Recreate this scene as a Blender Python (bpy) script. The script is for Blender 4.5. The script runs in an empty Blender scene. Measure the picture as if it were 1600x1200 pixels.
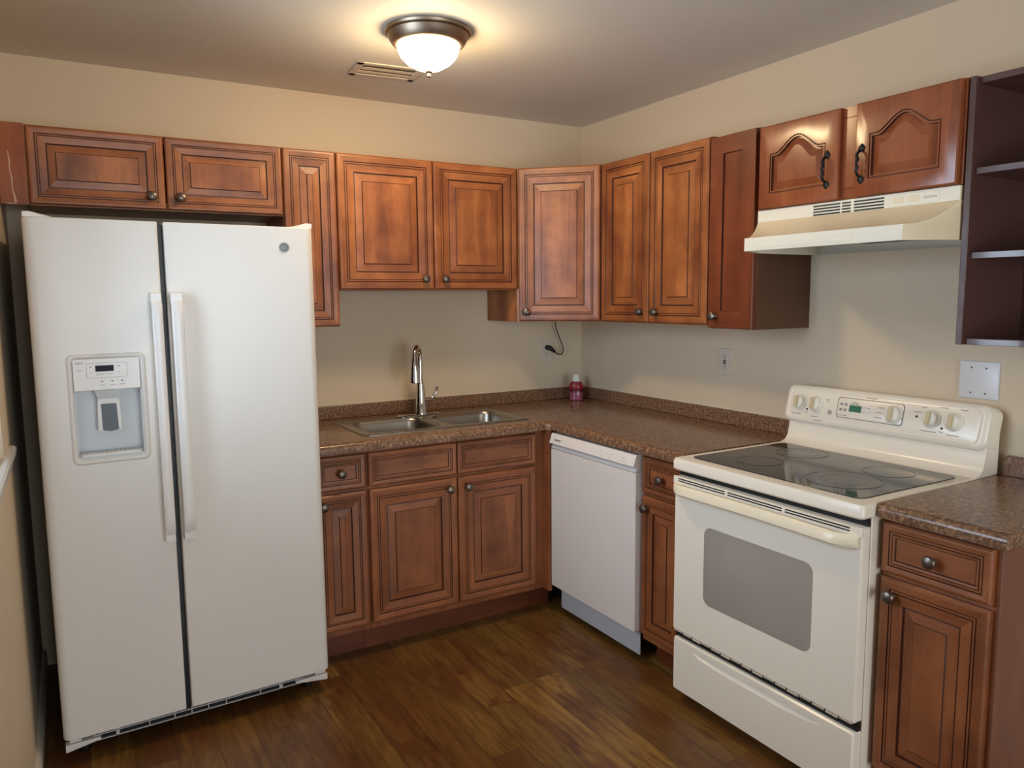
import bpy, bmesh, math, random
from mathutils import Vector, Matrix
random.seed(4)
C = bpy.context.scene.collection
PI = math.pi
# ---------------------------------------------------------------- camera, world, lights, exposure
scn = bpy.context.scene
cam = bpy.data.cameras.new('camera'); cam.sensor_width = 36; cam.sensor_fit = 'HORIZONTAL'
cam.lens = 36 * 1179.56 / 1600; cam.clip_start = 0.02
cam_o = bpy.data.objects.new('camera', cam); C.objects.link(cam_o)
R_ = Vector((0.8617105, -0.50732105, -0.0089645)); U_ = Vector((0.06556766, 0.09381586, 0.99342814)); F_ = Vector((0.50314599, 0.85663524, -0.11410597))
M_ = Matrix((R_, U_, -F_)).transposed().to_4x4(); M_.translation = Vector((-2.5399, -3.5335, 1.4926))
cam_o.matrix_world = M_; scn.camera = cam_o
w = bpy.data.worlds.new('sky'); scn.world = w; w.use_nodes = True
w.node_tree.nodes['Background'].inputs[0].default_value = (0.86, 0.93, 1.0, 1)
w.node_tree.nodes['Background'].inputs[1].default_value = 1.2
def area(name, loc, rot, sx, sy, power, col):
    l = bpy.data.lights.new(name, 'AREA'); l.shape = 'RECTANGLE'; l.size = sx; l.size_y = sy
    l.energy = power; l.color = col
    o = bpy.data.objects.new(name, l); C.objects.link(o); o.location = loc; o.rotation_euler = rot
    return o
area('daylight_left_window', (-2.90, -1.60, 1.62), (0, -PI/2, 0), 1.05, 1.0, 25, (0.80, 0.90, 1.0))
area('daylight_glass_door', (-1.35, -7.05, 1.25), (PI/2, 0, 0), 2.3, 2.1, 88, (1.0, 0.955, 0.88))
scn.view_settings.view_transform = 'Standard'; scn.view_settings.look = 'None'
scn.view_settings.gamma = 1; scn.view_settings.use_curve_mapping = False
scn.view_settings.exposure = 0.42
LAMP = 62.0   # emission strength of the ceiling lamp's glass
# ---------------------------------------------------------------- materials
def srgb(r, g, b):
    f = lambda c: (c/255/12.92) if c/255 <= 0.04045 else ((c/255+0.055)/1.055)**2.4
    return (f(r), f(g), f(b), 1)
class NT:
    def __init__(s, name):
        s.m = bpy.data.materials.new(name); s.m.use_nodes = True; s.t = s.m.node_tree
        s.b = s.t.nodes['Principled BSDF']
    def n(s, typ, **kw):
        nd = s.t.nodes.new('ShaderNode' + typ)
        for k, v in kw.items():
            if k.startswith('i_'):
                key = k[2:].replace('_', ' ')
                nd.inputs[key if key in nd.inputs else key].default_value = v
            else: setattr(nd, k, v)
        return nd
    def l(s, a, b): s.t.links.new(a, b)
    def math(s, op, a, b=None):
        nd = s.t.nodes.new('ShaderNodeMath'); nd.operation = op
        for i, x in enumerate((a, b)):
            if x is None: continue
            if isinstance(x, (int, float)): nd.inputs[i].default_value = x
            else: s.l(x, nd.inputs[i])
        return nd.outputs[0]
    def mix(s, fac, a, b, mode='MIX'):
        nd = s.t.nodes.new('ShaderNodeMix'); nd.data_type = 'RGBA'; nd.blend_type = mode
        for i, x in ((0, fac), (6, a), (7, b)):
            if isinstance(x, (int, float, tuple)): nd.inputs[i].default_value = x
            else: s.l(x, nd.inputs[i])
        return nd.outputs[2]
    def ramp(s, fac, stops):
        nd = s.t.nodes.new('ShaderNodeValToRGB'); e = nd.color_ramp.elements
        while len(e) < len(stops): e.new(0.5)
        for el, (p, c) in zip(e, stops): el.position = p; el.color = c
        s.l(fac, nd.inputs[0]); return nd.outputs[0]
    def noise(s, vec, scale, detail=2, rough=0.5, w=None):
        nd = s.t.nodes.new('ShaderNodeTexNoise'); nd.inputs['Scale'].default_value = scale
        nd.inputs['Detail'].default_value = detail; nd.inputs['Roughness'].default_value = rough
        if w is not None: nd.noise_dimensions = '4D'; s.l(w, nd.inputs['W'])
        s.l(vec, nd.inputs['Vector']); return nd
    def mapping(s, vec, scale=(1,1,1), loc=(0,0,0)):
        nd = s.t.nodes.new('ShaderNodeMapping'); nd.inputs['Scale'].default_value = scale; nd.inputs['Location'].default_value = loc
        s.l(vec, nd.inputs['Vector']); return nd.outputs[0]
    def bump(s, h, strength=0.2, dist=0.002):
        nd = s.t.nodes.new('ShaderNodeBump'); nd.inputs['Strength'].default_value = strength; nd.inputs['Distance'].default_value = dist
        s.l(h, nd.inputs['Height']); s.l(nd.outputs[0], s.b.inputs['Normal'])
    def obj(s): return s.t.nodes.new('ShaderNodeTexCoord').outputs['Object']
def plain(name, col, rough=0.5, metal=0.0, spec=None, bump=None, coat=0, var=0.04):
    a = NT(name); a.b.inputs['Roughness'].default_value = rough; a.b.inputs['Metallic'].default_value = metal
    if spec is not None: a.b.inputs['Specular IOR Level'].default_value = spec
    if coat: a.b.inputs['Coat Weight'].default_value = coat; a.b.inputs['Coat Roughness'].default_value = 0.08
    v = a.obj(); n = a.noise(v, 6, 3)
    c = srgb(*col); d = tuple(x*(1-var*2) for x in c[:3])+(1,)
    a.l(a.mix(n.outputs[0], d, tuple(min(1, x*(1+var)) for x in c[:3])+(1,)), a.b.inputs['Base Color'])
    if bump: nb = a.noise(v, bump[0], 3); a.bump(nb.outputs[0], bump[1], bump[2])
    return a.m
def wood(name, c0, c1, c2, horiz=False, rough=0.42, gscale=1.0):
    a = NT(name); v = a.obj()
    rnd = a.math('MULTIPLY', a.n('ObjectInfo').outputs['Random'], 37.0)
    s1 = (1.2, 9, 9) if horiz else (9, 9, 1.2)
    s2 = (5, 160, 160) if horiz else (160, 160, 5)
    # glued-up staves
    st = (1.5, 8, 14) if horiz else (14, 8, 1.5)
    vs = a.n('TexVoronoi', voronoi_dimensions='4D'); vs.inputs['Scale'].default_value = 1.0
    a.l(a.mapping(v, st), vs.inputs['Vector']); a.l(rnd, vs.inputs['W'])
    n1 = a.noise(a.mapping(v, s1), gscale, 4, 0.55, rnd); n2 = a.noise(a.mapping(v, s2), 1, 3, 0.6, rnd)
    n3 = a.noise(v, 7, 3, 0.6, rnd)
    f = a.math('ADD', a.math('MULTIPLY', n1.outputs[0], 0.55), a.math('MULTIPLY', n3.outputs[0], 0.45))
    col = a.ramp(f, [(0.36, srgb(*c0)), (0.5, srgb(*c1)), (0.63, srgb(*c2))])
    stave = a.n('SeparateColor'); a.l(vs.outputs['Color'], stave.inputs[0])
    k = a.math('ADD', a.math('MULTIPLY', stave.outputs[0], 0.30), 0.83)
    g = a.math('ADD', a.math('MULTIPLY', n2.outputs[0], 0.34), 0.83)
    kk = a.math('MULTIPLY', k, g)
    cc = a.n('CombineColor'); [a.l(kk, cc.inputs[i]) for i in range(3)]
    a.l(a.mix(1.0, col, cc.outputs[0], 'MULTIPLY'), a.b.inputs['Base Color'])
    a.b.inputs['Roughness'].default_value = rough
    a.b.inputs['Coat Weight'].default_value = 0.10; a.b.inputs['Coat Roughness'].default_value = 0.22
    a.bump(n2.outputs[0], 0.05, 0.001)
    return a.m
def granite(name, a0, a1, a2, a3):
    a = NT(name); v = a.obj()
    n1 = a.noise(v, 95, 4, 0.65); n2 = a.noise(v, 260, 2, 0.6); n3 = a.noise(a.mapping(v, (6, 2.5, 6)), 1.6, 3, 0.6)
    f = a.math('ADD', a.math('MULTIPLY', n1.outputs[0], 0.62), a.math('MULTIPLY', n2.outputs[0], 0.38))
    c = a.ramp(f, [(0.36, srgb(*a0)), (0.47, srgb(*a1)), (0.54, srgb(*a2)), (0.66, srgb(*a3))])
    c = a.mix(a.math('MULTIPLY', n3.outputs[0], 0.35), c, srgb(128, 96, 76))
    a.l(c, a.b.inputs['Base Color']); a.b.inputs['Roughness'].default_value = 0.22
    a.b.inputs['Specular IOR Level'].default_value = 0.45
    return a.m
def floor_mat():
    a = NT('floor_planks'); v = a.obj(); sp = a.n('SeparateXYZ'); a.l(v, sp.inputs[0])
    W, L = 0.125, 0.92
    u = a.math('ADD', a.math('DIVIDE', sp.outputs[0], W), 40.52)
    iu = a.math('FLOOR', u); fu = a.math('FRACT', u)
    wn = a.n('TexWhiteNoise', noise_dimensions='1D'); a.l(iu, wn.inputs['W'])
    vv = a.math('ADD', a.math('DIVIDE', sp.outputs[1], L), a.math('MULTIPLY', wn.outputs['Value'], 9.7))
    iv = a.math('FLOOR', vv); fv = a.math('FRACT', vv)
    idn = a.math('ADD', a.math('MULTIPLY', iu, 13.37), a.math('MULTIPLY', iv, 7.91))
    w2 = a.n('TexWhiteNoise', noise_dimensions='1D'); a.l(idn, w2.inputs['W'])
    wv = a.math('MULTIPLY', w2.outputs['Value'], 50.0)
    big = a.noise(a.mapping(v, (5.0, 1.6, 1)), 1.6, 3, 0.6, wv)
    fine = a.noise(a.mapping(v, (38, 3.5, 1)), 1.5, 4, 0.6, wv)
    knot = a.noise(a.mapping(v, (13, 4.5, 1)), 1.15, 3, 0.6, a.math('ADD', wv, 9.0))
    warp = a.n('VectorMath', operation='ADD')
    ws = a.n('VectorMath', operation='SCALE'); ws.inputs['Scale'].default_value = 0.12
    wn3 = a.noise(a.mapping(v, (7, 2.2, 1)), 1.0, 2, 0.5, wv); a.l(wn3.outputs['Color'], ws.inputs[0])
    a.l(v, warp.inputs[0]); a.l(ws.outputs[0], warp.inputs[1])
    wave = a.n('TexWave', wave_type='BANDS', bands_direction='X'); wave.inputs['Scale'].default_value = 9
    wave.inputs['Distortion'].default_value = 4; wave.inputs['Detail'].default_value = 3; a.l(warp.outputs[0], wave.inputs['Vector'])
    base = a.ramp(w2.outputs['Value'], [(0.0, srgb(96, 70, 32)), (0.3, srgb(130, 98, 46)), (0.6, srgb(112, 76, 36)), (1.0, srgb(158, 120, 58))])
    c = a.mix(a.ramp(big.outputs[0], [(0.44, (0, 0, 0, 1)), (0.60, (0.85, 0.85, 0.85, 1))]), base, srgb(98, 58, 30))
    c = a.mix(a.math('MULTIPLY', a.ramp(fine.outputs[0], [(0.50, (0, 0, 0, 1)), (0.64, (1, 1, 1, 1))]), 0.62), c, srgb(72, 44, 22))
    c = a.mix(a.math('MULTIPLY', wave.outputs[1], 0.32), c, srgb(92, 52, 24))
    c = a.mix(a.ramp(knot.outputs[0], [(0.59, (0, 0, 0, 1)), (0.68, (0.8, 0.8, 0.8, 1))]), c, srgb(84, 40, 20))
    # seams
    ex = a.math('MINIMUM', fu, a.math('SUBTRACT', 1.0, fu)); ey = a.math('MULTIPLY', a.math('MINIMUM', fv, a.math('SUBTRACT', 1.0, fv)), L/W)
    seam = a.math('LESS_THAN', a.math('MINIMUM', ex, ey), 0.010)
    c = a.mix(a.math('MULTIPLY', seam, 0.7), c, srgb(46, 26, 14))
    a.l(c, a.b.inputs['Base Color']); a.b.inputs['Roughness'].default_value = 0.34
    a.b.inputs['Specular IOR Level'].default_value = 0.4
    a.bump(a.math('SUBTRACT', a.math('MULTIPLY', fine.outputs[0], 0.25), seam), 0.25, 0.0008)
    return a.m
def glass_mat(name, tint=(0.9, 0.95, 1, 1)):
    a = NT(name); t = a.t; o = t.nodes['Material Output']
    tr = a.n('BsdfTransparent'); tr.inputs[0].default_value = tint
    gl = a.n('BsdfGlossy'); gl.inputs['Roughness'].default_value = 0.02
    fr = a.n('Fresnel'); fr.inputs[0].default_value = 1.45
    mx = a.n('MixShader'); a.l(fr.outputs[0], mx.inputs[0]); a.l(tr.outputs[0], mx.inputs[1]); a.l(gl.outputs[0], mx.inputs[2])
    a.l(mx.outputs[0], o.inputs[0]); return a.m
CIN = ((114, 58, 28), (154, 90, 46), (182, 114, 62))
M = {}
M['wv'] = wood('cinnamon_maple_vertical', *CIN); M['wh'] = wood('cinnamon_maple_horizontal', *CIN, horiz=True)
M['glaze'] = plain('dark_glaze', (70, 30, 14), 0.45)
BR = ((110, 60, 34), (138, 80, 46), (154, 94, 56))
M['bv'] = wood('base_maple_vertical', *BR); M['bh'] = wood('base_maple_horizontal', *BR, horiz=True)
M['cherry'] = wood('red_cherry', (100, 48, 27), (120, 60, 34), (136, 73, 43), rough=0.3)
M['cherry_h'] = wood('red_cherry_horizontal', (100, 48, 27), (120, 60, 34), (136, 73, 43), horiz=True, rough=0.3)
OK_ = ((126, 66, 38), (146, 80, 48), (162, 94, 58))
M['ov'] = wood('arched_door_wood_vertical', *OK_, rough=0.22); M['oh'] = wood('arched_door_wood_horizontal', *OK_, horiz=True, rough=0.22)
M['brownpanel'] = plain('brown_laminate', (94, 62, 40), 0.45, var=0.08)
M['endpanel'] = wood('end_panel_wood', (104, 64, 48), (112, 70, 53), (120, 76, 58), rough=0.4)
M['darkshelf'] = plain('dark_brown_paint', (84, 56, 52), 0.28, coat=0.4, bump=(30, 0.25, 0.002), var=0.05)
M['wall'] = plain('wall_paint', (210, 192, 166), 0.6, bump=(70, 0.10, 0.002), var=0.012)
M['ceiling'] = plain('ceiling_paint', (220, 214, 202), 0.7, bump=(40, 0.10, 0.002), var=0.012)
M['floor'] = floor_mat()
M['granite'] = granite('brown_granite_laminate', (62, 42, 32), (104, 76, 58), (136, 102, 76), (186, 150, 116))
M['fridge'] = plain('white_enamel', (226, 222, 216), 0.28, bump=(420, 0.04, 0.0006), var=0.006)
M['white'] = plain('white_plastic', (232, 228, 224), 0.30, var=0.006)
M['dwwhite'] = plain('dishwasher_white', (226, 218, 212), 0.32, var=0.006)
M['greywhite'] = plain('grey_white_plastic', (196, 198, 202), 0.35, var=0.01)
M['dispgrey'] = plain('dispenser_grey', (205, 210, 214), 0.35, var=0.01)
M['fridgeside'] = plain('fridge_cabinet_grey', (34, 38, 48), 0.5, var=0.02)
M['bisque'] = plain('bisque_enamel', (240, 230, 213), 0.24, var=0.008)
M['aged'] = plain('yellowed_bisque_plastic', (240, 226, 198), 0.30, var=0.02)
M['knobcream'] = plain('cream_knob', (238, 232, 218), 0.3)
M['knobgrip'] = plain('tan_knob_grip', (208, 190, 152), 0.3)
M['hood'] = plain('hood_white', (240, 236, 220), 0.35, var=0.01)
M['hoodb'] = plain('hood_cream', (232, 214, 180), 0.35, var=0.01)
M['black'] = plain('black_plastic', (14, 14, 15), 0.4)
M['blackglass'] = plain('black_ceramic_glass', (20, 21, 23), 0.07, spec=0.45)
M['ring'] = plain('burner_ring_grey', (66, 67, 70), 0.25)
M['burner'] = plain('burner_zone', (40, 40, 42), 0.18)
M['ovenglass'] = plain('oven_window_glass', (160, 150, 140), 0.16, spec=0.5, var=0.02)
M['steel'] = plain('stainless_steel', (170, 164, 154), 0.30, metal=1.0, bump=(300, 0.03, 0.0005))
M['chrome'] = plain('chrome', (215, 210, 205), 0.06, metal=1.0)
M['nickel'] = plain('brushed_bronze_nickel', (160, 144, 126), 0.40, metal=1.0)
M['knob'] = plain('aged_pewter', (116, 106, 96), 0.36, metal=0.9)
M['iron'] = plain('black_iron', (30, 30, 32), 0.4, metal=0.6, bump=(120, 0.3, 0.002))
M['plate'] = plain('outlet_plate_almond', (206, 194, 176), 0.35)
M['platew'] = plain('wall_plate_white', (214, 216, 220), 0.30)
M['marble'] = plain('window_sill_marble', (214, 216, 218), 0.2, var=0.05)
M['vent'] = plain('vent_paint', (214, 200, 180), 0.5)
M['print'] = plain('printed_grey', (96, 92, 88), 0.5)
M['printl'] = plain('printed_light_grey', (160, 154, 146), 0.5)
M['toe'] = wood('toe_kick_wood', (90, 44, 20), (102, 50, 24), (112, 58, 28), horiz=True, rough=0.4)
M['caulk'] = plain('caulk', (216, 204, 182), 0.5)
M['base'] = plain('baseboard_white', (216, 206, 192), 0.4)
M['scratch'] = plain('scratched_bare_wood', (206, 170, 150), 0.6)
M['pane'] = glass_mat('window_glass')
def emis(name, col, s):
    a = NT(name); a.b.inputs['Base Color'].default_value = (0.02, 0.05, 0.03, 1) if s < 2 else (0.8, 0.75, 0.65, 1); a.b.inputs['Emission Color'].default_value = col
    a.b.inputs['Emission Strength'].default_value = s; return a.m
M['lampglass'] = emis('frosted_lamp_glass', (1.0, 0.74, 0.42, 1), LAMP)
M['led'] = emis('green_display', (0.0, 0.16, 0.07, 1), 0.30)
M['lcd'] = plain('dark_display', (14, 18, 30), 0.45, spec=0.2)
a_ = NT('pink_bottle_plastic'); a_.b.inputs['Base Color'].default_value = srgb(180, 96, 116); a_.b.inputs['Roughness'].default_value = 0.15
a_.b.inputs['Transmission Weight'].default_value = 0.35; M['pink'] = a_.m
M['redlabel'] = plain('red_label', (150, 24, 34), 0.3); M['winelabel'] = plain('wine_red_label', (92, 20, 34), 0.3)
# ---------------------------------------------------------------- mesh helpers
class MB:
    def __init__(s): s.v = []; s.f = []; s.m = []; s.mats = []
    def mi(s, m):
        if m not in s.mats: s.mats.append(m)
        return s.mats.index(m)
    def add(s, vs, fs, m):
        o = len(s.v); s.v += [tuple(p) for p in vs]; k = s.mi(m)
        for f in fs: s.f.append(tuple(i+o for i in f)); s.m.append(k)
        return s
    def box(s, x0, x1, y0, y1, z0, z1, m):
        v = [(x, y, z) for x in (x0, x1) for y in (y0, y1) for z in (z0, z1)]
        return s.add(v, [(0, 1, 3, 2), (4, 6, 7, 5), (0, 4, 5, 1), (2, 3, 7, 6), (0, 2, 6, 4), (1, 5, 7, 3)], m)
    def loft(s, rings, m, cap0=True, cap1=True, closed=True, mats=None):
        n = len(rings[0]); o = len(s.v); k = s.mi(m)
        for r in rings: s.v += [tuple(p) for p in r]
        for j in range(len(rings)-1):
            kk = s.mi(mats[j]) if mats and mats[j] else k
            for i in range(n if closed else n-1):
                a, b = o+j*n+i, o+j*n+(i+1) % n
                s.f.append((a, b, b+n, a+n)); s.m.append(kk)
        if cap0: s.f.append(tuple(o+i for i in reversed(range(n)))); s.m.append(k)
        if cap1: s.f.append(tuple(o+(len(rings)-1)*n+i for i in range(n))); s.m.append(s.mi(mats[-1]) if mats and len(mats) == len(rings) else k)
        return s
    def prism(s, pts, a, b, m, axis='z'):   # pts 2D, extruded from a to b along axis
        f = {'z': lambda p, q: (p[0], p[1], q), 'y': lambda p, q: (p[0], q, p[1]), 'x': lambda p, q: (q, p[0], p[1])}[axis]
        return s.loft([[f(p, a) for p in pts], [f(p, b) for p in pts]], m)
    def lathe(s, prof, m, c=(0, 0, 0), axis='z', n=24, mats=None):   # prof: (radius, height)
        rings = []
        for r, h in prof:
            r = max(r, 1e-5); ring = []
            for i in range(n):
                t = 2*PI*i/n; p = (r*math.cos(t), r*math.sin(t), h)
                if axis == '-y': p = (p[0], -h, p[1])
                elif axis == 'x': p = (h, p[0], p[1])
                elif axis == '-z': p = (p[0], p[1], -h)
                ring.append((p[0]+c[0], p[1]+c[1], p[2]+c[2]))
            rings.append(ring)
        return s.loft(rings, m, mats=mats)
    def tube(s, path, r, m, n=12):
        P = [Vector(p) for p in path]; rings = []; up = Vector((0.13, 0.21, 0.97))
        for i, p in enumerate(P):
            d = (P[min(i+1, len(P)-1)] - P[max(i-1, 0)]).normalized()
            a = (up - d*up.dot(d)).normalized(); b = d.cross(a); up = a
            rr = r[i] if isinstance(r, (list, tuple)) else r
            rings.append([p + (a*math.cos(2*PI*k/n) + b*math.sin(2*PI*k/n))*rr for k in range(n)])
        return s.loft(rings, m)
    def mesh(s, name, smooth=35):
        me = bpy.data.meshes.new(name); me.from_pydata(s.v, [], s.f); me.validate()
        for m in s.mats: me.materials.append(m)
        if len(me.polygons) == len(s.m): me.polygons.foreach_set('material_index', s.m)
        bm = bmesh.new(); bm.from_mesh(me); bmesh.ops.recalc_face_normals(bm, faces=bm.faces); bm.to_mesh(me); bm.free()
        if smooth:
            me.polygons.foreach_set('use_smooth', [True]*len(me.polygons)); me.set_sharp_from_angle(angle=math.radians(smooth))
        return me
    def build(s, name, parent=None, loc=(0, 0, 0), bev=0, smooth=35, label=None, rot=None, seg=2):
        o = bpy.data.objects.new(name, s.mesh(name, smooth)); C.objects.link(o); o.location = loc
        if rot: o.rotation_euler = rot
        if parent: o.parent = parent
        if bev:
            b = o.modifiers.new('edge', 'BEVEL'); b.width = bev; b.segments = seg; b.limit_method = 'ANGLE'; b.angle_limit = math.radians(40)
        if label: o['label'] = label
        return o
def cut(o, cutters):
    """cut solid shapes (list of MB) out of object o and bake the result"""
    for mb in cutters:
        c = mb.build('cutter'); c.matrix_world = Matrix.Identity(4)
        mw = o.matrix_world.copy(); par = o.parent; o.parent = None; o.matrix_world = Matrix.Identity(4)
        md = o.modifiers.new('cut', 'BOOLEAN'); md.object = c; md.solver = 'EXACT'; md.operation = 'DIFFERENCE'
        bev = [m for m in o.modifiers if m.type == 'BEVEL']
        for b in bev: b.show_viewport = False
        bpy.context.view_layer.update(); dg = bpy.context.evaluated_depsgraph_get()
        me = bpy.data.meshes.new_from_object(o.evaluated_get(dg))
        o.modifiers.remove(md); o.data = me
        for b in bev: b.show_viewport = True
        me.polygons.foreach_set('use_smooth', [True]*len(me.polygons)); me.set_sharp_from_angle(angle=math.radians(35))
        bpy.data.objects.remove(c); o.parent = par; o.matrix_basis = mw
    return o
def rr(x0, x1, y0, y1, r, n=5):
    pts = []
    for cx, cy, a0 in ((x1-r, y1-r, 0), (x0+r, y1-r, PI/2), (x0+r, y0+r, PI), (x1-r, y0+r, 1.5*PI)):
        for i in range(n+1):
            t = a0 + PI/2*i/n; pts.append((cx+r*math.cos(t), cy+r*math.sin(t)))
    return pts
def thing(name, label, cat, loc=(0, 0, 0), rotz=0, group=None):
    o = bpy.data.objects.new(name, None); C.objects.link(o); o.location = loc; o.rotation_euler = (0, 0, rotz)
    o.empty_display_size = 0.1; o['label'] = label; o['category'] = cat
    if group: o['group'] = group
    return o
def tag(o, label, cat, group=None):
    o['label'] = label; o['category'] = cat
    if group: o['group'] = group
    return o
def struct(o): o['kind'] = 'structure'; return o
def text(name, s, size, mat, parent, loc, rot=(PI/2, 0, 0), align='CENTER', label=None):
    cu = bpy.data.curves.new('t', 'FONT'); cu.body = s; cu.size = size; cu.align_x = align; cu.align_y = 'CENTER'; cu.extrude = 0.0002; cu.resolution_u = 3
    t = bpy.data.objects.new('t', cu); C.objects.link(t); bpy.context.view_layer.update()
    me = bpy.data.meshes.new_from_object(t.evaluated_get(bpy.context.evaluated_depsgraph_get())); bpy.data.objects.remove(t)
    me.materials.clear(); me.materials.append(mat)
    o = bpy.data.objects.new(name, me); C.objects.link(o); o.location = loc; o.rotation_euler = rot; o.parent = parent
    if label: o['label'] = label
    return o
RB = -PI/2     # things on the right wall: local x runs along -y, local -y faces the room
# ---------------------------------------------------------------- door builders (local: x width, z height, front faces -y, back plane at y=0)
PROF = [(0, 0), (0, -.0145), (.005, -.0195), (.012, -.020), (.031, -.0185), (.0325, -.0155), (.0345, -.0155), (.036, -.0185), (.040, -.0185), (.0412, -.016), (.0430, -.016),
        (.0442, -.0180), (.074, -.0155), (.0755, -.0105), (.080, -.0110), (.110, -.0135), (.1130, -.0170), (.1155, -.0170)]
PG = {5, 6, 10, 11, 13, 14, 16}
PROFD = [(0, 0), (0, -.0145), (.005, -.0195), (.010, -.020), (.022, -.0185), (.0232, -.0160), (.0250, -.016), (.0262, -.0185), (.030, -.0185), (.0312, -.016), (.033, -.016),
         (.034, -.0175), (.040, -.0165), (.0412, -.0135), (.0435, -.0135)]
PGD = {5, 6, 10, 11, 13, 14}
def panel_mesh(w_, h, prof, glz, margin, mv, mh, mg):
    smax = prof[-1][0]; sc = min(1, (min(w_, h)/2 - margin)/smax)
    mb = MB(); rings = [[(d*sc, y, d*sc), (w_-d*sc, y, d*sc), (w_-d*sc, y, h-d*sc), (d*sc, y, h-d*sc)] for d, y in prof]
    o = 0; 
    for r in rings: mb.v += r
    for j in range(1, len(rings)):
        for i in range(4):
            a, b = (j-1)*4+i, (j-1)*4+(i+1) % 4
            mb.f.append((a, b, b+4, a+4)); mb.m.append(mb.mi(mg if j in glz else (mh if i in (0, 2) else mv)))
    n = (len(rings)-1)*4
    mb.f.append((n, n+1, n+2, n+3)); mb.m.append(mb.mi(mh if prof is PROFD else mv)); mb.f.append((3, 2, 1, 0)); mb.m.append(mb.mi(mv))
    return mb
KN = MB(); KN.lathe([(.0, 0), (.008, 0), (.007, .003), (.0055, .010), (.008, .014), (.0145, .017), (.0155, .021), (.0135, .026), (.008, .029), (0, .0298)], M['knob'], axis='-y', n=18)
KN.v = [(x*1.18, y*1.05, z*1.18) for x, y, z in KN.v]
KNM = KN.mesh('knob')
def knob(parent, x, z, y=-.020):
    o = bpy.data.objects.new('knob', KNM); C.objects.link(o); o.location = (x, y, z); o.parent = parent; return o
def door(parent, x, y, z, w_, h, name='door', mats=('wv', 'wh'), prof=PROF, glz=PG, margin=.045, kn=None, rotz=0, label=None):
    mb = panel_mesh(w_, h, prof, glz, margin, M[mats[0]], M[mats[1]], M['glaze'])
    o = mb.build(name, parent, (x, y, z), smooth=0, rot=(0, 0, rotz), label=label)
    if kn: knob(o, *kn)
    return o
def carcass(parent, x0, x1, d, z0, z1, mats=('wv', 'wh'), stiles=(), frame=.03, name='carcass', side=None):
    """box body with a face frame; front of frame at y=-d"""
    mb = MB(); m, mh = M[mats[0]], M[mats[1]]; sd = M[side] if side else m
    mb.box(x0, x0+.016, -d+.018, 0, z0, z1, sd); mb.box(x1-.016, x1, -d+.018, 0, z0, z1, sd)
    mb.box(x0+.016, x1-.016, -d+.018, 0, z0, z0+.016, sd); mb.box(x0+.016, x1-.016, -d+.018, 0, z1-.016, z1, sd)
    mb.box(x0+.016, x1-.016, -.012, 0, z0+.016, z1-.016, sd)
    mb.box(x0, x0+frame, -d, -d+.018, z0, z1, m); mb.box(x1-frame, x1, -d, -d+.018, z0, z1, m)
    mb.box(x0+frame, x1-frame, -d, -d+.018, z0, z0+frame, mh); mb.box(x0+frame, x1-frame, -d, -d+.018, z1-frame, z1, mh)
    for s in stiles: mb.box(s-.02, s+.02, -d, -d+.018, z0+frame, z1-frame, m)
    return mb.build(name, parent)
# ---------------------------------------------------------------- room
XL, H, YF = -2.712, 2.427, -6.9
struct(MB().box(XL-.15, .15, YF-.15, .15, -.12, 0, M['floor']).build('floor'))
struct(MB().box(XL-.15, .15, YF-.15, .15, H, H+.1, M['ceiling']).build('ceiling'))
struct(MB().box(XL-.15, .15, 0, .15, 0, H, M['wall']).build('wall_back'))
struct(MB().box(0, .15, YF-.15, 0, 0, H, M['wall']).build('wall_right'))
wl = struct(MB().box(XL-.13, XL, YF-.15, 0, 0, H, M['wall']).build('wall_left'))
WY0, WY1, WZ0, WZ1 = -2.10, -1.08, 1.062, 2.12
cut(wl, [MB().box(XL-.3, XL+.1, WY0, WY1, WZ0, WZ1, M['wall'])])
wf = struct(MB().box(XL, 0, YF-.12, YF, 0, H, M['wall']).build('wall_front'))
cut(wf, [MB().box(-2.5, -.2, YF-.3, YF+.1, .06, 2.15, M['wall'])])
# left window: frame, mullion, pane, marble sill
win = MB(); x0, x1 = XL-.09, XL-.05
for a, b, c, d in ((WY0, WY0+.04, WZ0, WZ1), (WY1-.04, WY1, WZ0, WZ1), (WY0, WY1, WZ0, WZ0+.04), (WY0, WY1, WZ1-.04, WZ1), (WY0, WY1, 1.57, 1.60)):
    win.box(x0, x1, a, b, c, d, M['white'])
wo = struct(win.build('window_1', bev=.002))
MB().box(XL-.072, XL-.068, WY0+.02, WY1-.02, WZ0+.02, WZ1-.02, M['pane']).build('pane', wo)
sl = MB()
prf = [(XL, 1.040), (XL+.012, 1.040), (XL+.018, 1.046), (XL+.018, 1.060), (XL+.012, 1.066), (XL, 1.066)]
sl.loft([[(p[0], y, p[1]) for p in prf] for y in (-2.3, -.86)], M['marble'])
sl.build('window_sill', wo)
fd = MB(); y0, y1 = YF-.09, YF-.04
for a, b, c, d in ((-2.5, -2.44, .06, 2.15), (-.26, -.2, .06, 2.15), (-1.38, -1.32, .06, 2.15), (-2.5, -.2, .06, .14), (-2.5, -.2, 2.08, 2.15)): fd.box(a, b, y0, y1, c, d, M['white'])
gd = struct(fd.build('door_1', bev=.003))
MB().box(-2.46, -.24, YF-.07, YF-.064, .1, 2.1, M['pane']).build('pane', gd)
struct(MB().prism([(XL, 0), (XL+.014, 0), (XL+.014, .068), (XL+.006, .08), (XL, .08)], YF, -.02, M['base'], 'y').build('baseboard_left'))
struct(MB().prism([(0, 0), (-.014, 0), (-.014, .068), (-.006, .08), (0, .08)], YF, -2.66, M['base'], 'y').build('baseboard_right'))
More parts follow.
